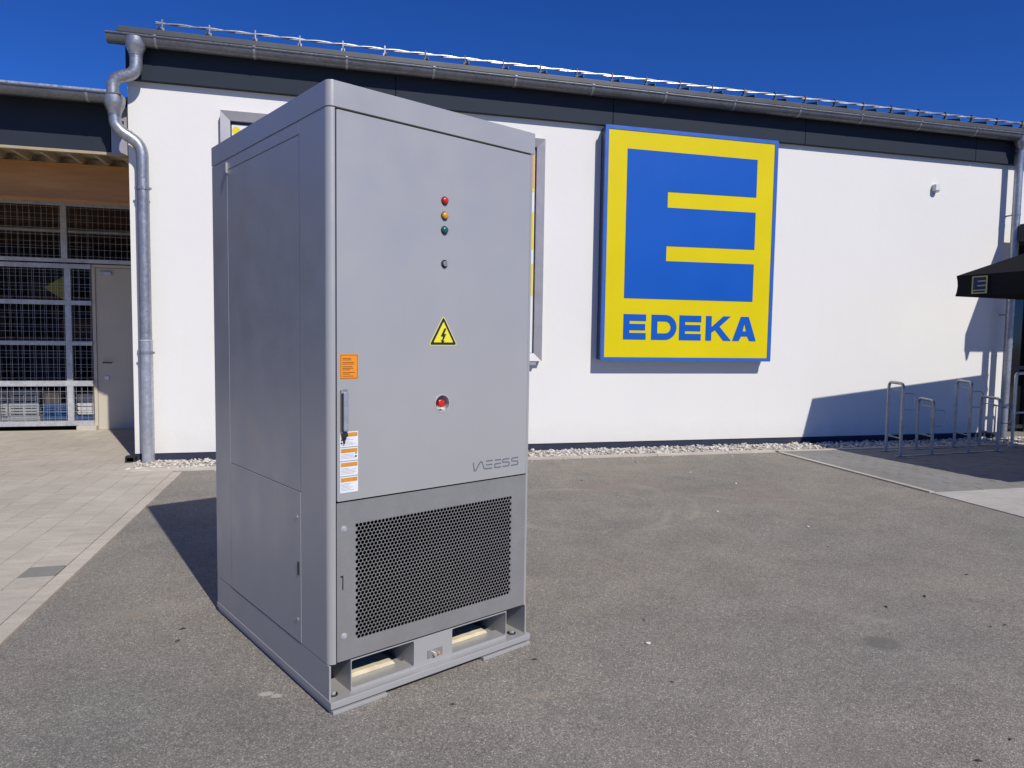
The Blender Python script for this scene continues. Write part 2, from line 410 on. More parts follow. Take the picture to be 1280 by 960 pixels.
for c in cells:
    cx, cy = (c[0] + c[1]) / 2, (c[2] + c[3]) / 2
    zt = .0052 + rnd.uniform(0, .0018)
    if c in near:
        o = bpy.data.objects.new('paver', rnd.choice(pmesh)); COL.objects.link(o); o.parent = pl
        o.location = (cx, cy, zt); o.rotation_euler = (rnd.uniform(-.004, .004), rnd.uniform(-.004, .004), rnd.uniform(-.006, .006))
        if abs(cx - .428) < .06 and abs(cy + 3.9) < .11:
            o.data = o.data.copy(); o.data.materials[0] = M['paver_dark']; o['label'] = 'dark grey paver among the beige ones'
    else:
        e = .0015; z = zt + .007; stuff.box(c[0] + e, c[1] - e, c[2] + e, c[3] - e, 0.004, z)
o = stuff.build('paver', 'paver', pl, recalc=False); o['kind'] = 'stuff'; o['label'] = 'beige concrete pavers farther from the camera'
# edge strip of the beige pavement
ks = MB(); y = -16.0
kb = struct(thing('kerb', None, None)); kb['kind'] = 'structure'
while y < -.75:
    L = min(1.0, -.75 - y); q = box('kerb_stone', 'kerb', kb, .532, .622, y + .003, y + L - .003, -.05, .014, bevel=.003); y += 1.0
# strip in front of the gravel
x = .10
while x < 7.8:
    L = min(1.0, 7.8 - x); box('kerb_stone', 'kerb', kb, x + .003, x + L - .003, -.64, -.545, -.05, .022, bevel=.003); x += 1.0
x = 7.85
while x < 15:
    box('kerb_stone', 'kerb', kb, x + .003, x + 1 - .003, -.64, -.56, -.05, .016, bevel=.003); x += 1.0
y = -3.1
while y < -.70:
    L = min(1.0, -.70 - y); box('kerb_stone', 'kerb', kb, 7.80, 7.86, y + .003, y + L - .003, -.05, .016, bevel=.003); y += 1.0
# right: grey block paving (joined: only streaks can be seen from here) and pale slab
pr = struct(box('path', 'joint_dark', None, 7.862, 24, -3.1, -.642, -.05, .004))
st = MB(); yy = -3.098; row = 0
while yy < -.65:
    xx = 7.865 + (0.1 if row % 2 else 0)
    if row % 2: st.box(7.867, xx - .002, yy + .002, min(yy + .098, -.645), .003, .0085)
    while xx < 15.5:
        z = .0085 + rnd.uniform(-.0015, .002); st.box(xx + .002, xx + .198, yy + .002, min(yy + .098, -.645), .003, z); xx += .2
    yy += .1; row += 1
o = st.build('paver', 'paver_right', pr, recalc=False); o['kind'] = 'stuff'; o['label'] = 'grey block pavers of the bicycle parking area'
sb = struct(thing('walkway', None, None)); sb['kind'] = 'structure'
for i in range(6):
    for j in range(8):
        box('slab', 'slab', sb, 7.80 + i * 2.5 + .004, 7.80 + i * 2.5 + 2.496, -3.104 - (j + 1) * 2.0 + .004, -3.104 - j * 2.0 - .004, -.05, .009 + .0006 * ((i + j) % 3), bevel=.002)
# gravel strip along the wall
struct(box('gravel_bed', 'gravelbed', None, .0, 15, -.545, -.02, -.05, .004))
gm = MB(); PHI = (1 + 5 ** .5) / 2
ico = [Vector(v).normalized() for v in ((-1, PHI, 0), (1, PHI, 0), (-1, -PHI, 0), (1, -PHI, 0), (0, -1, PHI), (0, 1, PHI), (0, -1, -PHI), (0, 1, -PHI), (PHI, 0, -1), (PHI, 0, 1), (-PHI, 0, -1), (-PHI, 0, 1))]
icf = ((0, 11, 5), (0, 5, 1), (0, 1, 7), (0, 7, 10), (0, 10, 11), (1, 5, 9), (5, 11, 4), (11, 10, 2), (10, 7, 6), (7, 1, 8), (3, 9, 4), (3, 4, 2), (3, 2, 6), (3, 6, 8), (3, 8, 9), (4, 9, 5), (2, 4, 11), (6, 2, 10), (8, 6, 7), (9, 8, 1))
def rock(mb, x, y, z, r, rg):
    n = len(mb.v); a = rg.uniform(0, 6.28); s3 = (rg.uniform(.8, 1.3), rg.uniform(.6, 1.0), rg.uniform(.45, .8)); t = rg.uniform(-.4, .4)
    ca, sa = math.cos(a), math.sin(a)
    for v in ico:
        k = r * rg.uniform(.78, 1.15); vx, vy, vz = v.x * s3[0] * k, v.y * s3[1] * k, v.z * s3[2] * k; vz += vx * t
        mb.v.append((x + vx * ca - vy * sa, y + vx * sa + vy * ca, max(.001, z + vz)))
    for f in icf: mb.face([n + i for i in f])
rg = random.Random(11)
for k in range(4200):
    x = .02 + rg.random() ** 1.0 * 14; y = rg.uniform(-.535, -.03); r = rg.choice((rg.uniform(.010, .020), rg.uniform(.018, .032)))
    rock(gm, x, y, -.001 + rg.random() * .024, r, rg)
for k in range(70): rock(gm, rg.uniform(.1, 8), -.66 - rg.random() ** 3 * .5, .003, rg.uniform(.005, .014), rg)
gs = gm.build('gravel', 'gravel', recalc=False); tag(gs, 'pale stone chippings in the strip along the foot of the white wall', 'gravel', None, 'stuff')

# ================================================================== MAIN BUILDING
B = thing('supermarket_building', 'long white rendered supermarket wall with slate blue fascia, zinc gutter and dark plinth', 'building')
ZW = 4.60; DX = 12.35
wall = MB(); wall.box(0, DX, 0, .3, .095, ZW); wall.box(DX, 22, 0, .3, 3.2, ZW); wall.box(0, .3, .3, 12, .095, ZW)
wall.build('wall', 'stucco', B)
wl = MB(); wl.box(0.006, DX - .006, .012, .29, -.05, .0945); wl.box(.012, .29, .295, 12, -.05, .0945); wl.build('plinth', 'plinth', B)
box('back_wall', 'stucco', B, .302, 22, 11.7, 12, 0, ZW - .01)
box('side_wall', 'stucco', B, 21.7, 22, .302, 11.698, 0, ZW - .01)
xs = [-.0, 2.88, 5.63, 8.48, 11.42, 14.3, 17.2, 22]
for i in range(len(xs) - 1):
    fp = MB().prism([(-.002, 4.18), (-.07, 4.18), (-.07, ZW), (-.002, ZW)], 'X', xs[i] + .004, xs[i + 1] - .004)
    fp.build('fascia_panel', 'slate', B, bevel=.003)
box('soffit_board', 'soffit', B, -.05, 22, -.21, .01, ZW + .001, ZW + .02)
# eaves: vertical verge band + roof with standing seams
rf = MB(); SL = math.tan(R(14))
rf.prism([(-.10, ZW + .022), (-.10, 4.715), (6.0, 4.715 + 6.1 * SL), (12.1, 4.715), (12.1, ZW + .022)], 'X', -.06, 22.06)
roof = rf.build('roof', 'roof', B, bevel=.004)
for k in range(46):
    xk = .33 + (k - 1) * .4877 + .0
    if xk < -.05 or xk > 22: continue
    sm = MB(); sm.prism([(-.108, 4.722), (-.108, 4.752), (6.0, 4.752 + 6.1 * SL), (6.0, 4.70 + 6.1 * SL), (-.09, 4.71)], 'X', xk - .006, xk + .006)
    sm.build('standing_seam', 'roof', roof)
# upper gutter (half round) with bead, back rim, brackets, end cap
def half_gutter(x0, x1, yc, zr, r, parent, mat, brackets, x_cap=True):
    n = 14; out = []; inn = []
    for k in range(n + 1):
        a = PI + PI * k / n; out.append((yc + r * math.cos(a), zr + r * math.sin(a))); inn.append((yc + (r - .004) * math.cos(a), zr + (r - .004) * math.sin(a)))
    gb = MB()
    for i in range(n):
        gb.prism([out[i], out[i + 1], inn[i + 1], inn[i]], 'X', x0, x1)
    gb.tube([(x0, yc - r - .004, zr + .002), (x1, yc - r - .004, zr + .002)], .0105, 8)
    g_ = gb.build('gutter', mat, parent, smooth=True)
    if x_cap:
        cp = MB(); cp.prism(out, 'X', x0 - .004, x0 - .0005); cp.build('end_cap', mat, g_)
    for xb in brackets:
        bb = MB()
        for i in range(n):
            q = []
            for a_, rr in ((PI + PI * i / n, r + .004), (PI + PI * (i + 1) / n, r + .004), (PI + PI * (i + 1) / n, r + .0006), (PI + PI * i / n, r + .0006)): q.append((yc + rr * math.cos(a_), zr + rr * math.sin(a_)))
            bb.prism(q, 'X', xb - .012, xb + .012)
        bb.box(xb - .013, xb + .013, yc - r - .018, yc - r + .02, zr + .006, zr + .018)
        bb.build('gutter_bracket', 'zinc', g_)
    return g_
half_gutter(-.13, 22, -.185, 4.572, .085, B, 'gutter', [.34 + .9875 * k for k in range(22)])
# snow guard rail: two thin pipes on clamps
rl = MB(); RY, RZ = .16, 4.905
for ph in (0, PI):
    rl.tube([(.26 + .04 * k, RY + .008 * math.sin(k * .42 + ph), RZ - .02 + .009 * math.cos(k * .42 + ph)) for k in range(400)], .0095, 6)
rail = rl.build('snow_guard', 'rack_steel', B, smooth=True)
for k in range(46):
    xk = .33 + (k - 1) * .4877 + .0
    if xk < .2 or xk > 22: continue
    zr = 4.752 + (RY + .1) * SL
    cb = MB(); cb.box(xk - .022, xk + .022, RY - .02, RY + .035, zr - .025, zr + .018); cb.box(xk - .007, xk + .007, RY - .017, RY + .02, zr + .018, RZ + .018)
    cb.build('rail_clamp', 'zinc' if k < 7 else 'roof', rail)
# funnels + downpipes
def funnel(mb, x, y, z1, z0, r1, r0):
    mb.tube([(x, y, z1), (x, y, z1 - (z1 - z0) * .35), (x, y, z1 - (z1 - z0) * .5), (x, y, z0 + .02), (x, y, z0)], [r1, r1, r1 * .94, r0 + .006, r0 + .004], 20)
dp = MB(); funnel(dp, .135, -.19, 4.562, 4.385, .104, .062)
dp.tube([(.135, -.185, 4.40), (.135, -.185, 4.195), (-.095, -.185, 4.135), (-.095, -.185, 3.945)], .062, 16, bend=.125)
d1 = dp.build('swan_neck_pipe', 'zinc', B, smooth=True)
for (p, q) in (((.135, -.185, 4.365), (.135, -.185, 4.385)), ((.03, -.185, 4.168), (.01, -.185, 4.163))): MB().tube([p, q], .0655, 16).build('pipe_collar', 'zinc', d1, smooth=True)
dr = MB(); funnel(dr, 12.13, -.19, 4.562, 4.37, .102, .056)
dr.tube([(12.13, -.185, 4.38), (12.13, -.17, 4.2), (12.13, -.17, .0)], .056, 16, bend=.05)
d2 = dr.build('downpipe', 'zinc', B, smooth=True)
for z in (4.355, 2.9, 1.42): MB().tube([(12.13, -.17, z), (12.13, -.17, z + .02)], .06, 16).build('pipe_collar', 'zinc', d2, smooth=True)
for z in (3.4, 1.9, .5): MB().tube([(12.13, -.17, z), (12.13, -.17, z + .03)], .0605, 16).box(12.12, 12.14, -.12, .002, z + .005, z + .025).build('pipe_clamp', 'zinc', d2)
# entrance on the right: dark glazing, pillars, flat canopy
e = MB(); e.box(DX + .002, 21.69, .6, .64, 0, 3.199); e.build('entrance_glazing', 'glass', B)
box('entrance_jamb', 'frame_dark', B, DX + .002, DX + .06, .302, .598, 0.01, 3.195)
for i, xx in enumerate([12.42, 13.4, 14.4, 15.4, 16.4, 17.4, 18.4]):
    box('door_mullion', 'frame_dark', B, xx, xx + .07, .53, .598, .01, 3.19)
for z in (.06, 1.05, 2.3): box('door_transom', 'frame_dark', B, DX + .062, 21.5, .545, .585, z, z + .06)
box('entrance_canopy', 'soffit', B, 12.12, 18, -1.74, -.245, 3.0, 3.26, bevel=.004)
MB().prism([(12.13, 2.999), (12.22, 2.999), (12.185, 2.86), (12.155, 2.86)], 'Y', -1.73, -1.68).build('spike_shadow_piece', 'soffit', B)  # unseen piece, added under the canopy corner to cast the wall's shadow spike
for xx in (12.46, 15.2, 17.8): box('canopy_post', 'galv', B, xx, xx + .10, -1.70, -1.60, 0.01, 2.999, bevel=.006)

# ================================================================== DELIVERY BAY (lower building on the left)
D = thing('delivery_bay', 'low covered delivery bay with orange timber beam left of the white wall', 'building')
gl = half_gutter(-9, .0, -.17, 3.955, .085, D, 'gutter', [-.33 - .98 * k for k in range(9)], False)
MB().prism([( -.17 + .085 * math.cos(PI + PI * k / 14), 3.955 + .085 * math.sin(PI + PI * k / 14)) for k in range(15)], 'X', .0005, .004).build('end_cap', 'zinc', gl)
box('edge_flashing', 'galv', D, -9, -.06, -.085, .095, 3.99, 4.04, bevel=.003)
MB().prism([(.0955, 3.96), (.0955, 4.03), (9, 4.12), (9, 3.96)], 'X', -9, -.002).build('roof', 'roof', D)
box('soffit_board', 'soffit', D, -9, -.075, -.08, .0945, 3.925, 3.955)
xb = [-9, -6.2, -3.3, -.20]
for i in range(3):
    MB().box(xb[i] + .004, xb[i + 1] - .004, .10, .14, 3.425, 3.925).build('fascia_panel', 'slate', D, bevel=.002)
box('fascia_panel', 'frame_grey', D, -.196, -.003, .105, .14, 3.41, 3.925)
# trapezoidal deck seen from below, ribs run front to back
dk = MB(); x = -8.96; P = .268; prof = []
while x < -.29:
    prof += [(x, 3.385), (x + .035, 3.385), (x + .06, 3.46), (x + .225, 3.46)]; x += P
prof.append((x, 3.385)); prof.append((-.003, 3.385))
for i in range(len(prof) - 1):
    (x0, z0), (x1, z1) = prof[i], prof[i + 1]
    dk.prism([(x0, z0), (x1, z1), (x1, z1 + .006), (x0, z0 + .006)], 'Y', .142, 2.86)
dk.build('roof_deck', 'deck', D, recalc=True)
box('deck_edge', 'deck', D, -9, -.003, .096, .141, 3.395, 3.4235)
box('timber_beam', 'timber', D, -9, -.003, .60, .76, 2.965, 3.380, bevel=.004)
box('timber_beam', 'darkwood', D, -9, -.003, 2.86, 2.95, 3.325, 3.90)
# hall behind
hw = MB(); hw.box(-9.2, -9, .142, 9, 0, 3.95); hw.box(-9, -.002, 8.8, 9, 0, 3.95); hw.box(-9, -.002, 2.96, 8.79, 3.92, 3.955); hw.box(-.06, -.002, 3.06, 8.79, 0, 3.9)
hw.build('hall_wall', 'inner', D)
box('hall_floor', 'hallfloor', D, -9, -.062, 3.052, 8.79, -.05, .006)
box('threshold', 'kerb', D, -1.45, -1.19, 2.80, 2.96, .0055, .075, bevel=.006)
box('sill_beam', 'dark', D, -9, -1.46, 2.95, 3.04, .0055, .06)
for yb in (4.2, 5.8, 7.4): box('ceiling_beam', 'darkwood', D, -9, -.07, yb, yb + .16, 3.15, 3.91)
box('hall_post', 'inner', D, -3.9, -3.75, 5.8, 5.95, .01, 3.14)
MB().tube([(-8, 3.9, 3.02), (-.08, 3.9, 3.02)], .035, 10).build('ceiling_pipe', 'gate', D, smooth=True)
# side leaf door between gate and white wall
dd = thing('steel_door', 'beige steel door with lever handle between the mesh gate and the white wall', 'door', (-1.19, 2.9, 0))
box('door_leaf', 'door', dd, .0, 1.185, .03, .075, .008, 2.385, bevel=.002)
fr = MB(); fr.box(-.045, -.002, .01, .09, .008, 2.43); fr.box(-.002, 1.185, .01, .09, 2.39, 2.43); fr.build('door_frame', 'door', dd)
box('closer', 'gate', dd, .06, .22, -.015, .028, 2.28, 2.33, bevel=.004)
MB().tube([(.085, .03, 1.0), (.085, -.03, 1.0), (.21, -.03, 1.0)], .009, 8, bend=.02).build('door_handle', 'frame_dark', dd, smooth=True)
box('sun_spot_plate', 'galv', dd, .095, .15, .016, .0295, .74, .80, bevel=.003)  # small pale plate standing in for a spot of sunlight on the door
for z in (.25, 1.25, 2.1): box('hinge', 'black', dd, 1.06, 1.09, .005, .029, z, z + .12)
# mesh gate
G = thing('mesh_gate', 'galvanised sliding gate of welded wire mesh in a grey tube frame', 'gate', (0, 2.9, 0))
rails = [(.075, .145, -5.0, -1.235), (.655, .735, -5, -1.235), (1.25, 1.31, -5, -1.235), (1.835, 1.90, -5, -1.235), (2.36, 2.425, -5, -1.235), (2.445, 2.50, -5, -.03), (3.25, 3.32, -5, -.03)]
for (z0, z1, x0, x1) in rails: box('rail', 'gate', G, x0, x1, -.03, .03, z0, z1, bevel=.003)
for xx, z0, z1 in ((-1.578, .146, 2.359), (-1.61, 2.501, 3.249), (-2.53, .146, 2.359), (-3.46, .146, 2.359), (-3.46, 2.501, 3.249), (-4.4, .146, 2.359), (-4.99, .146, 3.249)):
    for a, b_ in zip([z0, .736, 1.311, 1.901], [.654, 1.249, 1.834, 2.359]) if z0 < 1 else [(z0, z1)]:
        box('upright', 'gate', G, xx, xx + .08, -.028, .028, max(a, z0), min(b_, z1))
wm = MB()
def wire_panel(x0, x1, z0, z1, dx=.0745, dz=.098, y=.0, wr=.0015):
    x = x0 + .03
    while x < x1: wm.box(x - wr, x + wr, y - wr, y + wr, z0, z1); x += dx
    z = z0 + .04
    while z < z1: wm.box(x0, x1, y + wr * 1.1, y + wr * 3, z - wr, z + wr); z += dz
for (xa, xb_) in ((-2.45, -1.578), (-1.498, -1.237), (-3.38, -2.53), (-4.32, -3.46), (-4.99, -4.4)):
    for (za, zb) in ((.145, .655), (.735, 1.25), (1.31, 1.835), (1.90, 2.36)): wire_panel(xa, xb_, za, zb)
for (xa, xb_) in ((-3.38, -1.61), (-1.53, -.03), (-4.99, -3.46)): wire_panel(xa, xb_, 2.50, 3.25)
o = wm.build('wire_mesh', 'gate', G); o['kind'] = 'stuff'
wm = MB()
for (xa, xb_) in ((-4.9, -1.25),): wire_panel(xa, xb_, .10, 3.2, .149, .196, .12, .0012)
o = wm.build('wire_mesh', 'gate', G); o['kind'] = 'stuff'; o['label'] = 'second coarser mesh layer behind the front one'
MB().tube([(-2.49, -.035, .09), (-2.49, -.035, .6)], .012, 8).build('drop_bolt', 'galv', G, smooth=True)
# goods behind the gate
def crate_mesh(mat):
    root = thing('crate', '', 'crate')
    b = MB(); b.box(0, .38, 0, .28, 0, .012)
    for z in (.03, .075, .12, .155): b.box(0, .38, 0, .01, z, z + .028); b.box(0, .38, .27, .28, z, z + .028); b.box(0, .01, .01, .27, z, z + .028); b.box(.37, .38, .01, .27, z, z + .028)
    for (x, y) in ((0, 0), (.36, 0), (0, .26), (.36, .26), (.18, 0), (.18, .26)): b.box(x - .002, x + .022, y - .002, y + .022, .0, .185)
    b.build('slatted_body', mat, root)
    return root
cg = crate_mesh('crate_grey'); cbl = crate_mesh('crate_blue'); n1 = n2 = 0
for i, x in enumerate((-4.42, -4.02, -3.62, -3.22, -2.82, -2.42)):
    for j in range(3):
        o = cg if n1 == 0 else copy_tree(cg); n1 += 1
        o.location = (x + rnd.uniform(-.01, .01), 3.14 + rnd.uniform(0, .03), .008 + j * .19)
        tag(o, 'grey slatted crate stacked behind the bottom of the mesh gate', 'crate', 'grey crates stacked behind the gate')
for i, (x, z, lab) in enumerate(((-1.99, .2, 'blue slatted crate behind the gate, next to the upright, upper of two'), (-1.99, .008, 'blue slatted crate behind the gate, lower of two beside the upright'), (-1.56, .008, 'blue slatted crate on the hall floor beside the beige door'))):
    o = cbl if i == 0 else copy_tree(cbl); o.location = (x, 3.16, z); tag(o, lab, 'crate', 'blue crates behind the gate')
cb_ = thing('cardboard_box', 'pale cardboard box with open flaps on the blue crates behind the gate', 'box', (-1.97, 3.15, .387))
b = MB(); b.box(0, .2, 0, .2, 0, .16); b.build('body', 'card', cb_, bevel=.003)
for (x0, x1, y0, y1) in ((0, .2, -.07, -.003), (0, .2, .203, .27)): MB().box(x0, x1, y0, y1, .155, .16).build('flap', 'card', cb_)
b = MB()
for k in range(5): b.prism(rounded(-1.54, -1.2, .21 + k * .062, .267 + k * .062, .022, 3), 'Y', 3.16 + .01 * (k % 2), 3.5)
bb_ = b.build('paper_stack', 'sackwhite'); tag(bb_, 'pile of pale folded sacks beside the blue crates in the hall', 'sacks')
ys = MB().prism([(-2.19, 2.13), (-1.90, 2.32), (-1.90, 1.93)], 'Y', 3.9, 3.93).build('pennant', 'dullyellow'); tag(ys, 'dull yellow triangular pennant hanging inside the dark hall', 'pennant')
box('pennant_cord', 'gate', ys, -1.906, -1.901, 3.91, 3.92, 2.32, 2.985)
rk = thing('storage_rack', 'dark storage rack with boxes deep inside the hall', 'rack', (-4.6, 5.2, 0))
for x in (0, 1.5, 3.0): box('post', 'inner', rk, x, x + .06, 0, .06, .008, 2.6)
for z in (.6, 1.3, 2.0): box('shelf', 'darkwood', rk, .061, 2.999, 0, .6, z, z + .05)
for i, (x, z, w_, h_) in enumerate(((.2, .652, .5, .4), (.9, .652, .4, .3), (1.7, .652, .6, .45), (.3, 1.352, .45, .35), (1.0, 1.352, .35, .42), (2.2, 1.352, .5, .3), (1.7, 2.052, .5, .3))):
    o = box('carton', 'darkwood' if i % 2 else 'inner', None, -4.6 + x, -4.6 + x + w_, 5.25, 5.6, z, z + h_, bevel=.004)
    tag(o, 'carton standing on the dark rack inside the hall', 'box', 'cartons on the hall rack')
# lower downpipe (collects both gutters, runs down the white wall)
lp = thing('zinc_downpipe', 'zinc downpipe that swings from the low gutter onto the white wall corner', 'downpipe')
b = MB(); funnel(b, -.085, -.175, 3.945, 3.76, .104, .062)
b.tube([(-.085, -.17, 3.79), (-.085, -.17, 3.625), (.165, -.13, 3.475), (.165, -.13, 3.2), (.165, -.13, 1.4), (.165, -.13, .0)], .061, 18, bend=.12)
pp = b.build('pipe', 'zinc', lp, smooth=True)
b = MB(); b.tube([(.165, -.13, 1.36), (.165, -.13, .02)], .0665, 18); b.build('standpipe', 'galv', lp, smooth=True)
for z in (1.36,): MB().tube([(.165, -.13, z), (.165, -.13, z + .018)], .074, 18).build('collar', 'steel', lp, smooth=True)
for z in (3.0, 1.22): MB().tube([(.165, -.13, z), (.165, -.13, z + .03)], .0695, 18).box(.08, .25, -.135, -.125, z + .004, z + .026).box(.155, .175, -.07, .002, z + .005, z + .025).build('clamp', 'zinc', lp)
for p, q in (((-.085, -.17, 3.745), (-.085, -.17, 3.765)), ((.03, -.152, 3.556), (.046, -.150, 3.547))): MB().tube([p, q], .065, 16).build('collar', 'zinc', lp, smooth=True)
db = thing('drain_box', 'small black hollow block at the foot of the white wall corner', 'block', (-.03, -.10, .006))
plate_with_holes('body', 'black', db, [(-.05, 0), (.05, 0), (.05, .075), (-.05, .075)], [[(-.035, .015), (.035, .015), (.035, .06), (-.035, .06)]], 0, .1)
box('back', 'dark', db, -.034, .034, .08, .095, .016, .059)

# ================================================================== SIGN
sg = thing('supermarket_sign', 'big blue and yellow supermarket sign on the white wall, large E above its name', 'sign', (5.49, 0, 1.18))
X0, Z0 = 5.49, 1.18
W_, H_ = 2.495, 2.975
box('housing', 'navy', sg, .012, W_ - .012, -.165, -.002, .012, H_ - .012)
plate_with_holes('border', 'blue_edge', sg, rounded(0, W_, 0, H_, .012, 3), [[(.045, .045), (W_ - .052, .045), (W_ - .052, H_ - .048), (.045, H_ - .048)]], -.185, -.150)
box('face_panel', 'yellow', sg, .046, W_ - .053, -.178, -.1655, .046, H_ - .049)
def sp(x, z): return (x - X0, z - Z0)
E_ = [sp(*q) for q in ((5.795, 3.88), (7.674, 3.88), (7.674, 3.385), (6.372, 3.375), (6.372, 3.173), (7.674, 3.183), (7.674, 2.69), (6.372, 2.68), (6.372, 2.485), (7.674, 2.494), (7.674, 1.992), (5.795, 1.99))]
MB().prism(E_, 'Y', -.1835, -.1785).build('emblem', 'blue', sg)
def letter(ch, x0, x1, z0, z1, t=.085):
    w_ = x1 - x0; h = z1 - z0
    if ch == 'E':
        q = .26 * h
        return [[(x0, z0), (x1, z0), (x1, z0 + q), (x0 + t, z0 + q), (x0 + t, z0 + .37 * h), (x1 - .01, z0 + .37 * h), (x1 - .01, z0 + .62 * h), (x0 + t, z0 + .62 * h), (x0 + t, z1 - q), (x1, z1 - q), (x1, z1), (x0, z1)]], []
    if ch == 'D':
        o_ = [(x0, z0)] + [(x1 - h / 2 + h / 2 * math.cos(a), (z0 + z1) / 2 + h / 2 * math.sin(a)) for a in [R(-90 + 12 * k) for k in range(16)]] + [(x0, z1)]
        r = h / 2 - .085; i_ = [(x0 + t, z0 + .085)] + [(x1 - h / 2 + r * math.cos(a) , (z0 + z1) / 2 + r * math.sin(a)) for a in [R(-90 + 15 * k) for k in range(13)]] + [(x0 + t, z1 - .085)]
        return [o_], [i_]
    if ch == 'K':
        return [[(x0, z0), (x0 + t, z0), (x0 + t, z0 + .32 * h), (x0 + t + .055, z0 + .43 * h), (x1 - .115, z0), (x1, z0), (x0 + t + .12, z0 + .57 * h), (x1 - .01, z1), (x1 - .125, z1), (x0 + t, z0 + .55 * h), (x0 + t, z1), (x0, z1)]], []
    if ch == 'A':
        m_ = (x0 + x1) / 2; 
        return [[(x0, z0), (x0 + .10, z0), (x0 + .135, z0 + .19 * h), (x1 - .135, z0 + .19 * h), (x1 - .10, z0), (x1, z0), (m_ + .06, z1), (m_ - .06, z1)]], [[(x0 + .155, z0 + .40 * h), (x1 - .155, z0 + .40 * h), (m_, z1 - .09)]]
for ch, x0, x1 in (('E', 5.795, 6.112), ('D', 6.19, 6.552), ('E', 6.592, 6.912), ('K', 6.982, 7.365), ('A', 7.385, 7.748)):
    oo, hh = letter(ch, x0 - X0, x1 - X0, 1.458 - Z0, 1.785 - Z0)
    plate_with_holes('letter', 'blue', sg, oo[0], hh, -.1835, -.1785)

# ================================================================== POSTER FRAME behind the cabinet
pf = thing('poster_frame', 'grey mitred poster frame with white and yellow poster, mostly hidden behind the cabinet', 'poster frame', (.95, 0, 1.165))
PW, PH, BW = 3.775, 2.765, .10
o4 = [(0, 0), (PW, 0), (PW, PH), (0, PH)]; i4 = [(BW, BW), (PW - BW, BW), (PW - BW, PH - BW), (BW, PH - BW)]
for k in range(4):
    j = (k + 1) % 4; b = MB(); n = 0
    A, Bq, Cq, Dq = o4[k], o4[j], i4[j], i4[k]
    e_ = .0015
    d_ = Vector((Bq[0] - A[0], Bq[1] - A[1])).normalized() * e_
    A = (A[0] + d_.x, A[1] + d_.y); Dq = (Dq[0] + d_.x, Dq[1] + d_.y); Bq = (Bq[0] - d_.x, Bq[1] - d_.y); Cq = (Cq[0] - d_.x, Cq[1] - d_.y)
    b.v = [(A[0], -.005, A[1]), (Bq[0], -.005, Bq[1]), (Cq[0], -.03, Cq[1]), (Dq[0], -.03, Dq[1]), (A[0], -.10, A[1]), (Bq[0], -.10, Bq[1]), (Cq[0], -.075, Cq[1]), (Dq[0], -.075, Dq[1])]
    for f in ((0, 1, 2, 3), (4, 7, 6, 5), (0, 4, 5, 1), (2, 6, 7, 3), (1, 5, 6, 2), (0, 3, 7, 4)): b.face(f)
    b.build('frame_bar', 'frame_grey', pf)
box('back_panel', 'navy', pf, .004, PW - .004, -.028, -.002, .004, PH - .004)
box('poster', 'poster', pf, BW + .012, PW - BW - .01, -.036, -.0285, BW + .005, PH - BW - .03)
for (z0, z1, mt) in ((3.33, 3.79, 'poster_orange'), (3.282, 3.33, 'poster_yellow'), (2.57, 3.03, 'poster_yellow'), (1.99, 2.39, 'poster_yellow')):
    box('printed_band', mt, pf, 2.0, PW - BW - .018, -.0375, -.0362, z0 - 1.165, z1 - 1.165)
MB().prism(ring(.16, 3.745 - 1.165 - .01, .045, 16), 'Y', -.0375, -.0362).build('printed_dot', 'poster_yellow', pf)
box('wall_bracket', 'frame_grey', pf, 3.55, 3.70, -.09, -.03, -.05, -.001)

# wall lamp
wl_ = thing('wall_sensor', 'small white box sensor high on the wall right of the big sign', 'sensor', (10.72, 0, 3.70))
box('housing', 'lampbox', wl_, 0, .09, -.08, -.002, 0, .095, bevel=.01, smooth=True)
box('lens', 'frame_grey', wl_, .015, .075, -.07, -.02, -.02, -.0005, bevel=.004)

# ================================================================== PARASOL
corner = Vector((9.45, -1.71)); th = R(7); ux = Vector((math.cos(th), math.sin(th))); uy = Vector((math.sin(th), -math.cos(th)))
SX, SZ = 3.05, 3.3; ctr = corner + ux * SX / 2 + uy * SZ / 2
pa = thing('parasol', 'large black parasol with valance and small square yellow-edged logo beside the entrance', 'parasol', (ctr.x, ctr.y, 0), th)
h = SZ / 2; hx = SX / 2; zt, zp = 2.28, 3.12
b = MB(); N = 10
# canopy: four sagging panels
def cz(u, v):  # -1..1
    rr = max(abs(u), abs(v)); oth = min(abs(u), abs(v)) / rr if rr > 0 else 0
    return zp + (zt - zp) * rr - .012 * math.sin(PI * rr) * (1 - oth)
K = 8; b.v.append((0, 0, zp)); per = []
for side in range(4):
    for k in range(K):
        t = -1 + 2 * k / K; per.append([(t, -1), (1, t), (-t, 1), (-1, -t)][side])
for i in range(1, N + 1):
    for (u, v) in per: b.v.append((u * i / N * hx, v * i / N * h, cz(u * i / N, v * i / N)))
L4 = len(per)
for k in range(L4):
    k2 = (k + 1) % L4; b.face((0, 1 + k, 1 + k2))
    for i in range(N - 1): b.face((1 + i * L4 + k, 1 + (i + 1) * L4 + k, 1 + (i + 1) * L4 + k2, 1 + i * L4 + k2))
cano = b.build('canopy', 'fabric', pa)
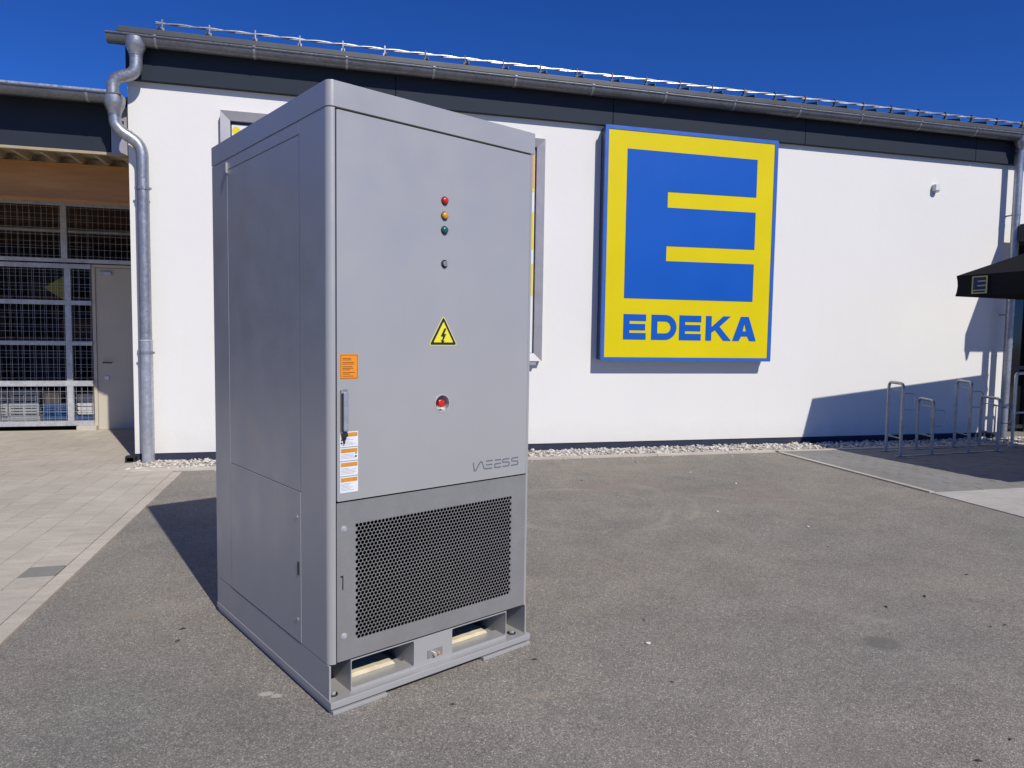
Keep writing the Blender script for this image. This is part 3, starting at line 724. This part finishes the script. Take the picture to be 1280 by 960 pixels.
# valance hanging with slight waves
def valance(ax, sgn):
    b = MB(); n = 24; rows = 4
    L1, L2 = (hx, h) if ax == 'y' else (h, hx)
    for k in range(n + 1):
        t = -L1 + 2 * L1 * k / n
        for r_ in range(rows + 1):
            z = zt - .245 * r_ / rows; off = -.014 * math.sin(PI * r_ / rows) * (1 + .4 * math.sin(k * 1.3)) + .004 * math.sin(k * .9) * r_ / rows
            p = sgn * (L2 + off); tt = t * (1 + off / L1)
            b.v.append((tt, p, z) if ax == 'y' else (p, tt, z))
    for k in range(n):
        for r_ in range(rows): a = k * (rows + 1) + r_; b.face((a, a + 1, a + rows + 2, a + rows + 1))
    return b.build('valance', 'fabric', cano, smooth=True)
for ax, sg_ in (('y', 1), ('y', -1), ('x', 1), ('x', -1)): valance(ax, sg_)
# small emblem on the left valance near the wall-side corner
eb = thing('x', None, None); bpy.data.objects.remove(eb)
lx = -hx - .002
y1 = h - .20; sq = .185
b = MB(); b.prism([(y1 - sq, zt - .225), (y1, zt - .225), (y1, zt - .02), (y1 - sq, zt - .02)], 'X', lx - .004, lx - .001); em = b.build('emblem', 'pale_logo', cano)
b = MB(); a0, a1, z0, z1 = y1 - .018, y1 - sq + .018, zt - .18, zt - .035
hE = z1 - z0
for (q0, q1, w0, w1) in ((a0, a0 - .05, z0, z1), (a0 - .05, a1, z0, z0 + .27 * hE), (a0 - .05, a1, z0 + .37 * hE, z0 + .63 * hE), (a0 - .05, a1, z1 - .27 * hE, z1)):
    b.box(lx - .006, lx - .0045, min(q0, q1), max(q0, q1), w0, w1)
b.box(lx - .006, lx - .0045, a1 + .005, a0 - .005, zt - .212, zt - .192)
b.build('emblem_mark', 'navy_logo', em)
pole = MB().tube([(0, 0, .07), (0, 0, zp + .06)], .028, 14).build('pole', 'galv', pa, smooth=True)
for k in range(8):
    a = k * PI / 4; L = h * (1.414 if k % 2 else 1) * .985; c_, s_ = math.cos(a), math.sin(a)
    kx_ = hx / h
    MB().tube([(.03 * c_, .03 * s_, zp - .06), (L * c_ * kx_, L * s_, zt - .02)], .010, 6).build('rib', 'frame_dark', pa)
    MB().tube([(.04 * c_, .04 * s_, zp - .62), (L * .5 * c_ * kx_, L * .5 * s_, (zp + zt) / 2 - .045)], .008, 6).build('strut', 'frame_dark', pa)
box('base_plate', 'paver_dark', pa, -.45, .45, -.45, .45, .012, .075, bevel=.01)

# ================================================================== BICYCLE STANDS
def bike_hoop(zh, d, label):
    """hoop across two ground points, thin rod wheel holder on its wall side"""
    root = thing('bicycle_stand', label, 'bicycle stand', group='bicycle stands by the wall')
    L = d.length; r = .019
    MB().tube([(0, 0, .01), (0, 0, zh), (0, L, zh), (0, L, .01)], r, 12, bend=.085).build('hoop', 'rack_steel', root, smooth=True)
    MB().tube([(.02, .02, zh - .12), (.13, .02, zh - .12), (.155, .02, zh - .16), (.155, .02, zh - .30), (.13, .02, zh - .33), (.02, .02, zh - .33)], .0065, 8, bend=.02).build('wheel_loop', 'rack_steel', root, smooth=True)
    MB().tube([(.02, L - .02, zh - .10), (.07, L * .5, zh - .10), (.07, L * .5, .22), (.02, L - .02, .22)], .0065, 8, bend=.02).build('wheel_guide', 'rack_steel', root, smooth=True)
    MB().tube([(0, .02, .24), (0, L - .02, .24)], .008, 8).build('cross_bar', 'rack_steel', root, smooth=True)
    for y in (0, L): MB().box(-.03, .03, y - .03, y + .03, .018, .024).build('foot_plate', 'rack_steel', root)
    return root
bs = [((9.172, -1.285), (9.332, -.87), .945, 'tall galvanised bicycle hoop, leftmost of the row by the wall'), ((9.748, -1.199), (9.93, -.767), .715, 'low galvanised bicycle hoop between the two tall ones'),
      ((10.372, -1.177), (10.602, -.737), .955, 'tall galvanised bicycle hoop, second tall one from the left'), ((10.907, -1.136), (11.121, -.676), .725, 'low galvanised bicycle hoop nearest the downpipe on the right')]
for (a, b_, zh, lab) in bs:
    a = Vector(a); b_ = Vector(b_); o = bike_hoop(zh, b_ - a, lab); o.location = (a.x, a.y, 0); o.rotation_euler = (0, 0, math.atan2((b_ - a).y, (b_ - a).x) - PI / 2)
for yy, yl, lab in ((-1.27, -1.10, 'front steel ground rail joining the bicycle hoops'), (-.86, -.66, 'rear steel ground rail joining the bicycle hoops')):
    x0, x1 = (9.1, 11.05) if yy < -1 else (9.26, 11.25)
    b = MB(); b.v = [(x0, yy - .02, .012), (x1, yl - .02, .012), (x1, yl + .02, .012), (x0, yy + .02, .012), (x0, yy - .02, .018), (x1, yl - .02, .018), (x1, yl + .02, .018), (x0, yy + .02, .018)]
    for f in ((0, 3, 2, 1), (4, 5, 6, 7), (0, 1, 5, 4), (2, 3, 7, 6), (1, 2, 6, 5), (0, 4, 7, 3)): b.face(f)
    tag(b.build('ground_rail', 'rack_steel'), lab, 'rail')
ch = thing('guard_hoop', 'thin upright steel guard hoop at the right edge beside the entrance', 'barrier', (11.49, -.86, 0))
MB().tube([(0, 0, .01), (0, 0, 1.06), (.95, .1, 1.06), (.95, .1, .01)], .02, 12, bend=.06).build('hoop', 'galv', ch, smooth=True)
MB().tube([(.02, 0, .5), (.93, .098, .5)], .012, 8).build('cross_bar', 'galv', ch, smooth=True)
for x, y in ((0, 0), (.95, .1)): MB().tube([(x, y, .009), (x, y, .04)], .045, 14).build('foot', 'kerb', ch, smooth=True)

# ================================================================== CABINET
CW, CD, CH = 1.016, 1.307, 2.4
cab = thing('electrical_cabinet', 'tall light grey steel electrical cabinet standing on the asphalt in front of the wall', 'cabinet', (2.100, -5.915, 0), R(25.75))
ZB = .19; G_ = .0026
def corner_poly(x0, y0, dx, dy, r, t, n=8):
    """L profile: outer corner rounded at (0,0) quadrant mapped by callers"""
    pts = [(x0 + dx, y0)]
    for k in range(n + 1):
        a = R(270 - 90 * k / n); pts.append((x0 + r + r * math.cos(a), y0 + r + r * math.sin(a)))
    pts += [(x0, y0 + dy), (x0 + t, y0 + dy), (x0 + t, y0 + t), (x0 + dx, y0 + t)]
    return pts
b = MB(); b.box(.03, CW - .012, .045, CD - .012, .83, 2.30); b.box(CW - .0119, CW - .0117, .02, CD - .012, ZB + .002, .829); b.box(.014, .0299, .255, CD - .012, ZB + .002, 2.30); b.box(.03, CW - .012, .30, CD - .012, ZB + .002, .829); b.box(.03, CW - .012, .05, .299, ZB + .002, ZB + .012); b.build('inner_core', 'dark', cab)
# front-left corner post wraps the rounded corner
MB().prism(corner_poly(0, 0, .029, .249, .026, .0115), 'Z', ZB, 2.303).build('corner_post', 'paint', cab, smooth=True)
# right front post
MB().prism([(CW - .017, 0), (CW - .006, 0), (CW - .001, .004), (CW, .01), (CW, .06), (CW - .012, .06), (CW - .0125, .0115), (CW - .017, .0115)], 'Z', ZB, 2.303).build('corner_post', 'paint', cab, smooth=True)
box('side_panel', 'paint', cab, CW - .0115, CW, .063, CD, ZB, 2.303)
box('back_panel', 'paint', cab, .0125, CW - .0125, CD - .0115, CD, ZB, 2.303)
# left side
def sidep(name, v0, v1, z0, z1, x=0.0, t=.0115): return MB().box(x, x + t, v0, v1, z0, z1).build(name, 'paint', cab, bevel=.0015)
sidep('side_panel', .2495 + G_, 1.081, .823 + G_, 2.251, x=.0008)
sidep('side_hatch', .2495 + G_, 1.081, ZB + .002, .823, x=-.0015)
sidep('side_strip', 1.081 + G_, CD, ZB, 2.303)
sidep('side_strip', .2495 + G_, 1.081, 2.251 + G_, 2.303, x=0.0)
hat = [c_ for c_ in cab.children if c_.name.startswith('side_hatch')][0]
for v, z in ((.285, .716), (.285, .285)): MB().tube([(-.0018, v, z), (-.0042, v, z)], .008, 12).build('quarter_turn_screw', 'paint', hat, smooth=True)
box('flush_catch', 'black', hat, -.0035, -.0017, .268, .284, .475, .53)
lug = box('hanging_lug', 'paint', cab, -.010, .0006, 1.072, 1.084, 2.235, 2.285, bevel=.002)
# cap
cp = MB().prism([(0.026 - .0265, .026)] and [(-.001 + .026 + .026 * math.cos(R(270 - 90 * k / 8)), -.0035 + .026 + .026 * math.sin(R(270 - 90 * k / 8))) for k in range(9)] + [(-.001, CD + .003), (CW + .006, CD + .003), (CW + .006, -.0035)], 'Z', 2.306, CH)
cp.build('roof_cap', 'paint', cab, smooth=True, bevel=.002)
# upper door with round recess hole
plate_with_holes('door', 'paint', cab, rounded(.0335, CW - .0205, .8285, 2.2975, .004, 2), [ring(.517, 1.183, .0365, 28)], -.003, .0115)
door = [c_ for c_ in cab.children if c_.name == 'door' or c_.name.startswith('door.')][0]
# emergency stop in recess
def tubeY(mb, x, z, r0, y0, y1, seg=20): mb.tube([(x, y0, z), (x, y1, z)], r0, seg); return mb
cup = plate_with_holes('stop_recess', 'steel', door, ring(.517, 1.183, .0395, 28), [ring(.517, 1.183, .0345, 28)], -.0045, .034)
estop = tubeY(MB(), .517, 1.183, .0355, .034, .038).build('recess_back', 'sheet', door, smooth=True)
b = MB(); b.tube([(.517, .034, 1.183), (.517, .012, 1.183), (.517, .011, 1.183), (.517, .001, 1.183), (.517, -.003, 1.183)], [.011, .011, .0165, .0165, .011], 24)
b.build('emergency_stop_button', 'red', door, smooth=True)
# pilot lamps
for z, mt, lb in ((2.029, 'red', 'red pilot lamp'), (1.967, 'amber', 'amber pilot lamp'), (1.908, 'green', 'green pilot lamp')):
    b = MB(); b.tube([(.52, -.0032, z), (.52, -.006, z), (.52, -.0065, z)], [.0175, .0175, .015], 20); bez = b.build('pilot_lamp', 'frame_dark', door, smooth=True); bez['label'] = lb
    b = MB(); b.tube([(.52, -.0055, z), (.52, -.013, z), (.52, -.0165, z), (.52, -.0185, z)], [.0145, .0142, .011, .004], 20); b.build('lamp_dome', mt, bez, smooth=True)
b = MB(); b.tube([(.521, -.0032, 1.769), (.521, -.007, 1.769)], .0165, 20); ky = b.build('key_switch', 'black', door, smooth=True)
b = MB(); b.tube([(.521, -.006, 1.769), (.521, -.016, 1.769)], .0105, 16); b.build('barrel', 'frame_grey', ky, smooth=True)
box('key_slot', 'black', ky, .5195, .5225, -.0166, -.0161, 1.762, 1.776)
# warning triangle
def tri(cx, cz, s, r=.006):
    pts = []; R3 = s / math.sqrt(3)
    for k in range(3):
        a = R(90 + 120 * k); px_, pz_ = cx + (R3 - 2 * r) * math.cos(a), cz + (R3 - 2 * r) * math.sin(a)
        for j in range(5): b_ = a + R(-60 + 30 * j); pts.append((px_ + r * math.cos(b_), pz_ + r * math.sin(b_)))
    return pts
TC = (.519, 1.470)
wt = MB().prism(tri(TC[0], TC[1], .148, .008), 'Y', -.0038, -.0031).build('warning_triangle', 'warnhalo', door)
MB().prism(tri(TC[0], TC[1], .136, .005), 'Y', -.0044, -.0039).build('black_border', 'print_dark', wt)
MB().prism(tri(TC[0], TC[1], .100, .002), 'Y', -.0050, -.0045).build('yellow_field', 'warn', wt)
bolt = [(.004, .037), (-.014, .001), (-.003, .0), (-.008, -.016), (-.014, -.013), (-.005, -.034), (.006, -.017), (-.001, -.018), (.013, .012), (.003, .012), (.014, .037)]
MB().prism([(TC[0] + x * 1.05, TC[1] + z * .95 - .005) for x, z in bolt], 'Y', -.0056, -.0051).build('lightning_bolt', 'print_dark', wt)
# orange label + white labels
ol = box('orange_label', 'orange', door, .0455, .1215, -.0037, -.0031, 1.298, 1.394)
b = MB(); L_ = [(.0485, .1185, 1.301, 1.3025), (.0485, .1185, 1.3895, 1.391), (.0485, .050, 1.3025, 1.3895), (.117, .1185, 1.3025, 1.3895)]
for (a, c_, d_, e_) in L_: b.box(a, c_, -.0043, -.0038, d_, e_)
for k, z in enumerate((1.377, 1.371, 1.361, 1.355, 1.345, 1.339, 1.333, 1.323, 1.317, 1.309)): b.box(.056, .056 + rnd.uniform(.03, .055), -.0043, -.0038, z, z + .0018)
b.build('label_print', 'print_dark', ol)
for i, (z0, z1) in enumerate(((1.038, 1.096), (.984, 1.034), (.925, .980), (.860, .921))):
    lb = box('warning_label', 'labelwhite', door, .0455, .1215, -.0037, -.0031, z0, z1)
    box('label_header', 'orange2', lb, .0485, .1185, -.0043, -.0038, z1 - .019, z1 - .0035)
    b = MB(); z = z1 - .026
    while z > z0 + .004: b.box(.0495, .0495 + rnd.uniform(.03, .066), -.0043, -.0038, z, z + .0012); z -= .0052
    b.build('label_print', 'print', lb)
    if i < 2:
        b = MB(); cx_ = .0515 if i == 0 else .112
        b.prism(ring(cx_, z0 + .015, .004, 8), 'Y', -.0049, -.0044); b.prism(ring(cx_, z0 + .027, .003, 8), 'Y', -.0049, -.0044); b.build('label_symbol', 'print_dark', lb)
# swing handle
hd = MB().prism(rounded(.046, .0745, 1.088, 1.262, .008, 3), 'Y', -.012, -.0031).build('handle_plate', 'sheet', door, bevel=.0015)
MB().prism(rounded(.051, .0705, 1.10, 1.25, .006, 3), 'Y', -.027, -.013).build('swing_lever', 'galv', hd, bevel=.003, smooth=True)
box('lever_shadow_gap', 'black', hd, .0467, .0505, -.018, -.0121, 1.10, 1.245)
b = MB(); tubeY(b, .060, 1.086, .011, -.020, -.0031); b.build('lock_cylinder', 'black', hd, smooth=True)
MB().prism([(.055, 1.076), (.065, 1.076), (.0605, 1.05), (.0585, 1.05)], 'Y', -.014, -.0055).build('key', 'black', hd)
# brand lettering, lower right of the door
u0, z0 = .684, .8745; s_ = 1.0
def LZ(pts): return [(u0 + a * .0264, z0 + b * .0365) for a, b in pts]
lines = [LZ([(0.05, 1), (.25, 0), (.55, 0), (1.55, 1), (1.9, .95), (2.35, .12), (2.7, .05), (4.1, .05)]), LZ([(2.75, 1), (4.2, 1)]), LZ([(2.75, .52), (4.15, .52)]),
         LZ([(4.65, .97), (6.1, .97)]), LZ([(4.75, .50), (6.1, .50)]), LZ([(4.75, .52), (4.65, .15), (4.8, .04), (6.1, .04)]),
         LZ([(7.95, .95), (6.6, .95), (6.4, .8), (6.5, .58), (7.8, .52), (7.95, .3), (7.8, .05), (6.4, .05)]),
         LZ([(10.0, .95), (8.7, .95), (8.45, .8), (8.55, .58), (9.8, .50), (9.95, .25), (9.8, .05), (8.35, .05)])]
strokes(lines, .0062, -.0036, -.0031).build('brand_lettering', 'logo', door)
# lower perforated cover
PL, PR, PB, PT = .033, CW - .0175, ZB + .004, .8215
p_ = .01675; rh = p_ * .866; hr = .0076
ncol, nrow = 48, 32
mx0 = .1195; mz1 = .7235
op = (mx0 - p_ * .42, mx0 + (ncol - 1) * p_ + p_ * .42, mz1 - (nrow - 1) * rh - p_ * .42, mz1 + p_ * .42)
cov = plate_with_holes('louvre_cover', 'sheet', cab, rounded(PL, PR, PB, PT, .003, 2), [[(op[0], op[2]), (op[1], op[2]), (op[1], op[3]), (op[0], op[3])]], .0000, .004)
b = MB()
for rI in range(-1, nrow + 1):
    zc = mz1 - rI * rh; odd = rI % 2
    nC = ncol - (1 if odd else 0)
    for cI in range(-1, nC + 1):
        xc = mx0 + cI * p_ + (p_ / 2 if odd else 0)
        solid = rI < 0 or rI >= nrow or cI < 0 or cI >= nC
        hexp = [(xc + p_ / math.sqrt(3) * math.cos(R(30 + 60 * k)), zc + p_ / math.sqrt(3) * math.sin(R(30 + 60 * k))) for k in range(6)]
        n = len(b.v)
        if solid:
            for q in hexp: b.v.append((q[0], .0012, q[1]))
            b.face([n + i for i in (0, 1, 2, 3, 4, 5)])
        else:
            for k in range(6):
                q, q2 = hexp[k], hexp[(k + 1) % 6]; b.v.append((q[0], .0012, q[1])); b.v.append(((q[0] + q2[0]) / 2, .0012, (q[1] + q2[1]) / 2))
            for k in range(12): a = R(30 + 30 * k); b.v.append((xc + hr * math.cos(a), .0012, zc + hr * math.sin(a)))
            for k in range(12): a = R(30 + 30 * k); b.v.append((xc + hr * math.cos(a), .0024, zc + hr * math.sin(a)))
            for k in range(12):
                k2 = (k + 1) % 12; b.face((n + k, n + k2, n + 12 + k2, n + 12 + k)); b.face((n + 12 + k, n + 12 + k2, n + 24 + k2, n + 24 + k))
pm = b.build('perforated_sheet', 'sheet', cov, recalc=False)
for z in (.718, .293):
    b = MB(); b.tube([(.063, -.0002, z), (.063, -.002, z), (.063, -.0022, z), (.063, -.006, z)], [.0125, .012, .0085, .006], 18); b.build('cover_screw', 'steel', cov, smooth=True)
b = MB(); b.prism([(.048, .535), (.060, .535), (.060, .478), (.0555, .478), (.0555, .528), (.048, .528)], 'Y', -.0008, -.0002); b.build('latch_slot', 'black', cov)
# base frame with fork openings
zt_ = ZB - .003
base = MB(); base.box(-.004, CW + .012, -.022, CD + .004, .022, .052)
bf = base.build('base_plate', 'paint', cab, bevel=.006, smooth=True)
box('base_side', 'paint', bf, 0, .008, .0, CD, .0525, zt_, bevel=.001)
box('base_side', 'paint', bf, CW - .008, CW, .0, CD, .0525, zt_, bevel=.001)
box('base_back', 'paint', bf, .0085, CW - .0085, CD - .01, CD, .0525, zt_)
plate_with_holes('fork_channel', 'paint', bf, [(.098, .0525), (.902, .0525), (.902, zt_ - .004), (.098, zt_ - .004)],
                 [rounded(.1015, .392, .068, .1775, .007, 3), rounded(.590, .8985, .068, .1775, .007, 3)], .012, .018)
for (a, c_) in ((.098, .1012), (.392, .3955), (.5865, .590), (.8988, .902)):
    box('fork_channel_wall', 'paint', bf, a, c_, .0182, CD - .012, .0525, zt_ - .004)
for (a, c_) in ((.1013, .3918), (.5902, .8986)):
    box('fork_floor', 'paint', bf, a, c_, .0182, .09, .0526, .066); 
    f_ = MB(); n = 9; y0 = .085; x1 = a + (c_ - a) * .80
    tops = [(a + (x1 - a) * k / n, .084 + rnd.uniform(-.003, .003)) for k in range(n + 1)]
    f_.prism([(a, .0665)] + tops + [(x1 + .012, .0665)], 'Y', y0, .8)
    f_.build('timber_spacer', 'foam', bf, bevel=.002)
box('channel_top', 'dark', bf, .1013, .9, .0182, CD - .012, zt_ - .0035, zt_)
for x in (.032, .956):
    b = MB(); b.tube([(x, .035, .0522), (x, .035, .056)], .020, 18); wsh = b.build('anchor_washer', 'black', bf, smooth=True)
    MB().prism(ring(x, .035, .0125, 6), 'Z', .0562, .068).build('anchor_bolt', 'steel', wsh)
b = MB(); b.prism([(.459, .082), (.5365, .082), (.5365, .116), (.459, .116)], 'Y', .0085, .0118); gt = b.build('earth_plate', 'sheet', bf)
b = MB(); tubeY(b, .492, .098, .0085, -.006, .008, 14); b.build('earth_bolt', 'steel', gt, smooth=True)
b = MB(); tubeY(b, .512, .0965, .006, -.002, .008, 12); b.build('earth_bolt', 'amber', gt, smooth=True)
for (a, c_) in ((.004, .243), (.740, CW + .006)):
    box('foot', 'paint', bf, a, c_, -.026, CD, .0006, .0165, bevel=.002)
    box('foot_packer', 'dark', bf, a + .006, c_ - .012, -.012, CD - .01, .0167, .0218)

# ================================================================== small litter on the asphalt
tw = MB(); tw.v = [(-.022, 0, .002), (0, -.007, .006), (.024, .002, .003), (0, .008, .007), (0, 0, .011)]
for f in ((0, 1, 4), (1, 2, 4), (2, 3, 4), (3, 0, 4), (0, 3, 2, 1)): tw.face(f)
t0 = tw.build('leaf_scrap', 'twig'); first = True
def ground_at(px_, py_):
    d = F_ + R_ * ((px_ - 640) / 878.1) - U_ * ((py_ - 480) / 878.1); k = -CAM.z / d.z; return CAM + d * k
for (a, c_) in ((1208, 719), (1156, 746), (1108, 759), (1256, 782), (1238, 784), (1263, 925), (1223, 952), (1035, 684), (805, 775), (840, 853), (668, 825), (566, 881), (888, 589), (228, 787), (222, 802), (794, 578), (727, 601)):
    q = ground_at(a, c_); o = t0 if first else t0.copy()
    if not first: COL.objects.link(o)
    first = False; k = rnd.uniform(.5, 1.0); o.location = (q.x, q.y, .0005); o.rotation_euler = (0, 0, rnd.uniform(-.6, 1.2)); o.scale = (k, k, k)
    tag(o, 'tiny dark dry leaf scrap lying on the open asphalt', 'leaf', 'leaf scraps on the asphalt')
wb = None
for (a, c_) in ((810, 805), (863, 591), (1010, 659), (920, 605), (897, 640)):
    q = ground_at(a, c_)
    if wb is None: b = MB(); rock(b, 0, 0, .004, .013, rg); wb = o = b.build('pebble', 'whitebit')
    else: o = wb.copy(); COL.objects.link(o)
    o.location = (q.x, q.y, 0); o.rotation_euler = (0, 0, rnd.uniform(0, 6)); tag(o, 'tiny pale pebble lying on the open asphalt', 'pebble', 'pale pebbles on the asphalt')
